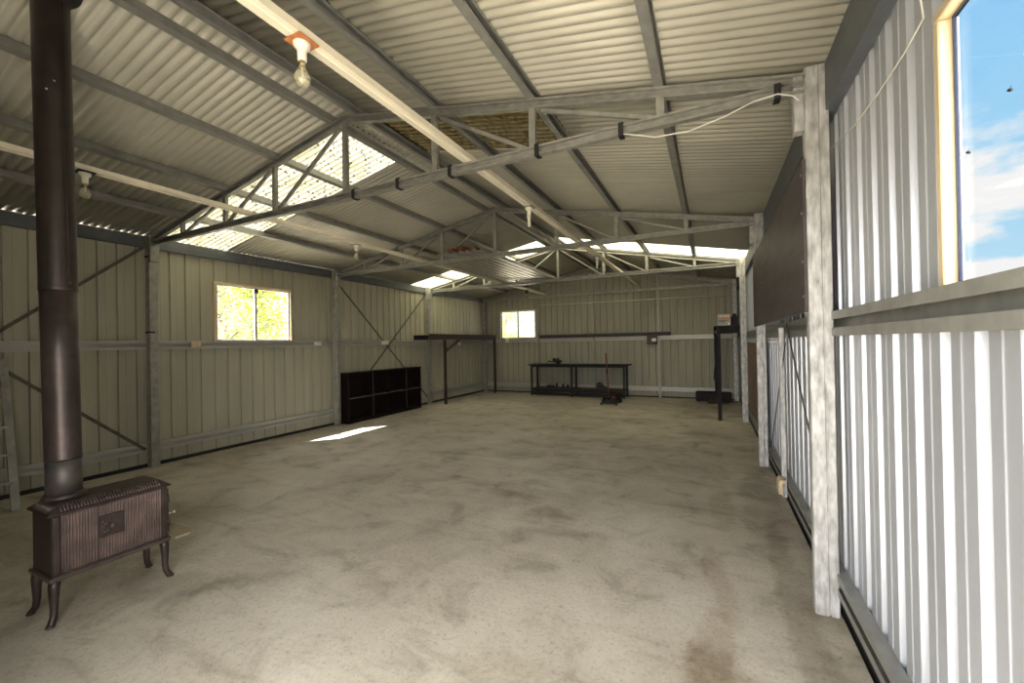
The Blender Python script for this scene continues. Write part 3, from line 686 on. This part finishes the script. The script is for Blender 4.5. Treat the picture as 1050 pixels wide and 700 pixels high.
cb_.tube([(.47,y,2.90),(.44,y,2.935),(.37,y,2.965),(.25,y,2.955),(.10,y,2.905),(-.10,y,2.865),(-.30,y,2.875),(-.50,y,2.945)], .004, 7)
tag(cb_.build('loose_cable', 'cable'), 'thin pale cable looping below the nearest truss beside the column', 'cable')
cb_ = MB(); pts = [(.612,2.80,2.60),(.645,2.5,2.585),(.646,2.2,2.575),(.646,1.95,2.58),(.645,1.80,2.60),(.60,1.70,2.63),(.596,1.58,2.72),(.62,1.3,2.80),(.62,.9,2.815)]
cb_.tube(pts, .0028, 7)
tag(cb_.build('wall_cable', 'cable'), 'thin pale cable strung along the right wall to above the big window', 'cable')

# ------------------------------------------------------------------ right wall: plywood, board, stud, block
def sheet(nm, mat, lo, hi, lab, cat, screws):
    t = root(nm, ((lo[0]+hi[0])/2,(lo[1]+hi[1])/2,lo[2]), lab, cat)
    m = MB(); m.bbox(lo, hi, .003); m.build('board', mat, t)
    for y, z in screws:
        m = MB(); m.lathe((lo[0],y,z), [(.009,0),(.007,.002),(.003,.003)], 10, axis=(-1,0,0)); m.build('screw', 'alu', t)
sheet('plywood_sheet', 'ply_dark', (XR-.016,2.835,1.71), (XR-.001,5.95,2.58), 'big dark plywood sheet fixed high between the first two right columns', 'plywood',
      [(2.87,z) for z in (1.80,2.0,2.28,2.50)]+[(5.0,2.15)])
sheet('lining_board', 'ply_brown', (XR+.101,6.1,.30), (XR+.115,8.75,1.50), 'brown lining board low on the right wall behind the second column', 'board', [(6.2,1.4),(6.2,.5)])
m = MB(); m.bbox((XR+.06,4.48,.10),(XR+.10,4.54,1.66), .003)
tag(m.build('wall_stud', 'pillar'), 'pale narrow stud on the right wall between the first two columns', 'stud')
hk = MB(); hk.tube([(XR+.09,4.66,1.53),(XR+.03,4.66,1.53),(XR+.01,4.68,1.53),(XR+.01,4.80,1.53)], .010, 8)
tag(hk.build('wall_hook', 'white'), 'small pale hook on the right wall beside the stud', 'hook')
m = MB(); m.prof((0,4.36,0),(0,4.50,0), [(XR+.075,.262),(XR+.075,.29),(XR+.035,.29),(XR+.02,.27),(XR+.02,.16),(XR+.05,.16),(XR+.05,.262)], (1,0,0),(0,0,1))
tag(m.build('timber_block', 'timber'), 'small pale timber block on the bottom rail of the right wall', 'block')

# ------------------------------------------------------------------ right loft shelf, its sign, hose and crate
rs = root('steel_shelf', (.33,10.3,0), 'dark steel shelf on a post in the far right corner', 'shelf')
m = MB(); m.bbox((.05,8.95,1.80),(.49,11.80,1.83), .003); m.build('shelf_deck', 'dark_steel', rs)
m = MB(); m.csec((.08,8.95,1.74),(.08,11.80,1.74), .12, .05); m.build('front_beam', 'dark_steel', rs)
m = MB(); m.csec((.11,8.97,1.74),(.49,8.97,1.74), .12, .04); m.build('end_beam', 'dark_steel', rs)
m = MB(); m.bbox((.09,8.85,0),(.16,8.92,1.83), .004); m.build('post', 'dark_steel', rs)
m = MB(); m.bbox((.06,11.72,0),(.12,11.78,1.68), .004); m.build('post', 'dark_steel', rs)
sg = root('notice_box', (.23,9.12,1.83), 'small carton with white and orange print on the right shelf', 'carton')
m = MB(); m.bbox((.115,9.02,1.83),(.345,9.22,2.06), .004); m.build('carton', 'greyprint', sg)
m = MB(); m.box((.120,9.016,1.965),(.338,9.02,2.050)); fc = m.build('printed_band', 'orange', sg)
m = MB(); x = .132
for w in (.030,.026,.030,.024,.030,.024): 
    m.box((x,9.012,1.990),(x+.007,9.016,2.038)); m.box((x+w-.008,9.012,1.990),(x+w-.001,9.016,2.038)); m.box((x,9.012,2.028),(x+w-.001,9.016,2.038)); x += w+.005
m.build('lettering', 'paper', fc)
m = MB(); m.box((.125,9.016,1.90),(.25,9.02,1.912)); m.box((.125,9.016,1.925),(.29,9.02,1.935)); m.build('small_print', 'shelf_edge', sg)
m = MB(); m.box((.295,9.016,1.85),(.33,9.02,1.89)); m.build('corner_mark', 'paper', sg)
m = MB(); m.bbox((.365,9.10,1.83),(.47,9.45,2.02), .01); m.bbox((.385,9.2,2.02),(.45,9.35,2.07), .008)
tag(m.build('tool_case', 'dark_steel'), 'dark case on the right shelf beside the printed carton', 'case')
hs = MB(); hs.tube([(.075,9.8,1.66),(.06,9.8,1.40),(.075,9.8,1.1),(.055,9.8,.9),(.045,9.8,.7)], [.012,.012,.012,.02,.022], 8)
tag(hs.build('hanging_hose', 'black'), 'black hose hanging below the right shelf beside its post', 'hose')
cr_ = root('low_crate', (.05,11.55,0), 'low dark crate on the floor under the right shelf', 'crate')
m = MB()
for lo, hi in (((-.38,11.40,.02),(.42,11.42,.24)), ((-.38,11.68,.02),(.42,11.70,.24)), ((-.38,11.42,.02),(-.36,11.68,.24)), ((.40,11.42,.02),(.42,11.68,.24)), ((-.36,11.42,.02),(.40,11.68,.035))): m.bbox(lo, hi, .002)
m.build('box', 'dark_steel', cr_)
m = MB(); m.bbox((-.34,11.42,0),(-.30,11.68,.02), .002); m.bbox((.34,11.42,0),(.38,11.68,.02), .002); m.build('skid', 'brown_post', cr_)
m = MB(); m.bbox((-.10,11.12,0),(.20,11.36,.11), .012); m.bbox((-.06,11.16,.11),(.16,11.32,.125), .006)
tag(m.build('battery_box', 'brown_post'), 'small dark box on the floor in front of the low crate', 'box')

# ------------------------------------------------------------------ sheets stored on the trusses
def stored(x0, x1, y0, y1, z, label, mat='spare'):
    m = MB(); xs = [x0]; k = 0
    while x0+(k+1)*.13 <= x1+.001:
        xs += [x0+k*.13+a for a in (.075,.086,.114,.125)]; k += 1
    n = len(xs)-1; vs = []; fs = []
    for i, x in enumerate(xs):
        dz = .030 if i % 4 in (2,3) and i else 0
        for y in (y0, y1): vs.append((x, y, z+dz))
    for i in range(n): a = 2*i; fs.append((a, a+2, a+3, a+1))
    m.add(vs, fs); o = m.build('corrugated_sheet', mat)
    sd = o.modifiers.new('gauge', 'SOLIDIFY'); sd.thickness = .0025; sd.offset = 1
    tag(o, label, 'roofing sheet', 'spare roofing sheets stored on the trusses')
stored(-3.95, -3.15, 5.55, 9.40, 3.0265, 'spare corrugated sheet stored flat across the second and third trusses, carrying the rusty iron')
stored(-4.73, -3.95, 5.70, 9.75, 3.074, 'spare corrugated sheet beside the other one, on its left')
def plank(p, q, w, h, lab, mat='rust'):
    m = MB(); m.bar(p, q, w, h); tag(m.build('rusty_angle', mat), lab, 'scrap iron', 'rusty scrap on the stored sheets')
plank((-3.80,5.58,3.10),(-3.66,6.75,3.10), .10, .05, 'rusty red iron length on the stored sheets, at the left side')
plank((-3.62,5.62,3.105),(-3.52,6.6,3.105), .11, .06, 'rusty red iron length on the stored sheets, in the middle')
plank((-3.43,5.66,3.10),(-3.35,6.7,3.10), .09, .05, 'rusty red iron length on the stored sheets, nearest the king post')
plank((-3.72,5.70,3.155),(-3.42,6.6,3.165), .12, .04, 'rusty red iron length lying on top of the other rusty pieces')

# ------------------------------------------------------------------ trees outside the windows
def tree(x, y, h, lm, n, spread, label, seed, low=.25):
    rnd = random.Random(seed); t = root('tree', (x,y,-.12), label, 'tree', 'trees outside the windows')
    m = MB(); pts = [(x,y,-.12)]
    for k in range(1,7): pts.append((x+rnd.uniform(-.12,.12)*k*.5, y+rnd.uniform(-.12,.12)*k*.5, h*k/7))
    m.tube(pts, [.11,.09,.08,.065,.05,.035,.02], 8)
    tips = []
    for k in range(16):
        f = low+.7*rnd.random(); i = min(5, int(f*6)); b = V(pts[i]).lerp(V(pts[i+1]), f*6-i); a = rnd.uniform(0,6.28); L = spread*(1.1-f*.6)*rnd.uniform(.6,1)
        e = b+V((math.cos(a)*L, math.sin(a)*L, L*rnd.uniform(.2,.8))); mid = b.lerp(e,.5)+V((0,0,.15*L))
        m.tube([b, mid, e], [.035,.022,.008], 6); tips += [mid, e, mid.lerp(e,.5)]
    m.build('trunk', 'bark', t)
    lv = MB(); vs = []; fs = []
    for k in range(n):
        c = rnd.choice(tips)+V((rnd.gauss(0,.28),rnd.gauss(0,.28),rnd.gauss(0,.24))); a = V((rnd.gauss(0,1),rnd.gauss(0,1),rnd.gauss(0,.6))).normalized(); b = a.orthogonal().normalized()
        L, W = rnd.uniform(.04,.085), rnd.uniform(.016,.03); q = len(vs)
        vs += [c-a*L, c+b*W, c+a*L, c-b*W]; fs.append((q,q+1,q+2,q+3))
    lv.add(vs, fs); lv.build('foliage', lm, t)
tree(-11.2, 7.05, 4.6, 'leaf_yellow', 2600, 1.1, 'yellow green leafy tree outside the left window, right half of the view', 3)
tree(-10.9, 5.85, 4.8, 'leaf_olive', 1100, 1.0, 'thin trunked olive tree outside the left window, left half of the view', 5)
tree(-13.6, 7.6, 6.0, 'leaf_olive', 2500, 1.5, 'pale olive tree farther off beyond the left window', 8)
tree(-15.5, 10.0, 6.0, 'leaf_olive', 2600, 1.6, 'pale olive tree farthest off beyond the left window', 12)
tree(-8.1, 15.9, 4.8, 'leaf_yellow', 1100, .8, 'slim yellow green tree outside the back window, left half of the view', 21)
tree(-7.2, 18.6, 5.4, 'leaf_olive', 2200, 1.1, 'pale olive tree outside the back window, right half of the view', 23)

# ------------------------------------------------------------------ sky, sun, camera
w = bpy.data.worlds.new('sky'); SC.world = w; w.use_nodes = True; nt = w.node_tree; nt.nodes.clear()
out = N(nt, 'ShaderNodeOutputWorld'); bg = N(nt, 'ShaderNodeBackground')
tc = N(nt, 'ShaderNodeTexCoord'); D = tc.outputs['Generated']
sp = N(nt, 'ShaderNodeSeparateXYZ'); nt.links.new(D, sp.inputs[0])
zc = math_(nt, 'MAXIMUM', sp.outputs[2], 0.0)
base = ramp(nt, [(0,(.62,.86,1.0)), (.25,(.40,.74,1.0)), (.6,(.25,.60,1.0)), (1,(.18,.45,.9))], zc)
dv = N(nt, 'ShaderNodeVectorMath', operation='DIVIDE'); cz = N(nt, 'ShaderNodeCombineXYZ'); zz = math_(nt, 'ADD', zc, .22)
for i in range(3): nt.links.new(zz, cz.inputs[i])
nt.links.new(D, dv.inputs[0]); nt.links.new(cz.outputs[0], dv.inputs[1])
cn = noise(nt, dv.outputs[0], 1.7, 7, .55, .15)
cf = ramp(nt, [(.49,(0,0,0)), (.57,(1,1,1))], cn)
lo = N(nt, 'ShaderNodeMapRange', interpolation_type='SMOOTHSTEP'); lo.inputs[1].default_value = .42; lo.inputs[2].default_value = .27
nt.links.new(zc, lo.inputs[0])
SKYC = mixc(nt, math_(nt, 'MULTIPLY', cf.outputs[0], lo.outputs[0]), base.outputs[0], (1.0,1.0,1.0))
# the sky glares white and warm on the sun's side, deep blue away from it
dt = N(nt, 'ShaderNodeVectorMath', operation='DOT_PRODUCT'); nt.links.new(D, dt.inputs[0]); dt.inputs[1].default_value = (-.30,-.95,.0)
gl = N(nt, 'ShaderNodeMapRange', interpolation_type='SMOOTHSTEP'); gl.inputs[1].default_value = -.22; gl.inputs[2].default_value = .35
nt.links.new(dt.outputs['Value'], gl.inputs[0])
GLARE = (11,10.7,10.2)
hz = N(nt, 'ShaderNodeMapRange', interpolation_type='SMOOTHSTEP'); hz.inputs[1].default_value = -.05; hz.inputs[2].default_value = -.35
nt.links.new(sp.outputs[0], hz.inputs[0])
SKYC = mixc(nt, hz.outputs[0], SKYC, (1.7,1.7,1.6))
col = mixc(nt, gl.outputs[0], SKYC, GLARE)
nt.links.new(col, bg.inputs[0]); bg.inputs[1].default_value = 1.0; nt.links.new(bg.outputs[0], out.inputs[0])

sun = bpy.data.lights.new('sun', 'SUN'); sun.energy = 34; sun.angle = math.radians(.6); sun.color = (1,.97,.91)
so = bpy.data.objects.new('sun', sun); COL.objects.link(so)
so.rotation_euler = V((.95,1.05,-2.1)).to_track_quat('-Z','Y').to_euler(); so.location = (-8,-8,12)
def portal(loc, rot, sx, sy):
    l = bpy.data.lights.new('portal', 'AREA'); l.shape = 'RECTANGLE'; l.size = sx; l.size_y = sy; l.cycles.is_portal = True
    o = bpy.data.objects.new('portal', l); COL.objects.link(o); o.location = loc; o.rotation_euler = rot
portal(((DOORX[0]+DOORX[1])/2,YF-.06,1.32), (math.radians(90),0,0), DOORX[1]-DOORX[0], 2.86)
portal((SHR+.12,.98,2.1), (0,math.radians(90),0), .8, 1.36)
portal((SHL-.12,4.31,2.13), (0,math.radians(-90),0), .88, 1.23)
portal((-5.58,SHB+.12,2.16), (math.radians(-90),0,0), 1.21, .87)

F, YAW, PIT, ROLL = 421.0149, .45196416, .00499518, -.01880592
fw = V((-math.sin(YAW)*math.cos(PIT), math.cos(YAW)*math.cos(PIT), math.sin(PIT))); r = V((math.cos(YAW), math.sin(YAW), 0)); u = r.cross(fw)
c, s = math.cos(ROLL), math.sin(ROLL); r2 = r*c+u*s; u2 = u*c-r*s
cam = bpy.data.cameras.new('camera'); cam.sensor_width = 36; cam.lens = F/1050*36; cam.clip_start = .02; cam.clip_end = 300
co = bpy.data.objects.new('camera', cam); COL.objects.link(co)
mt = Matrix((( r2.x,u2.x,-fw.x,0),(r2.y,u2.y,-fw.y,0),(r2.z,u2.z,-fw.z,1.56),(0,0,0,1)))
co.matrix_world = mt; SC.camera = co
SC.view_settings.view_transform = 'Standard'; SC.view_settings.look = 'None'; SC.view_settings.gamma = 1; SC.view_settings.use_curve_mapping = False
SC.view_settings.exposure = 0.0
cy = SC.cycles; cy.use_denoising = True; cy.max_bounces = 14; cy.diffuse_bounces = 8; cy.glossy_bounces = 5; cy.transmission_bounces = 8; cy.transparent_max_bounces = 12
cy.sample_clamp_indirect = 6; cy.caustics_reflective = False; cy.caustics_refractive = False
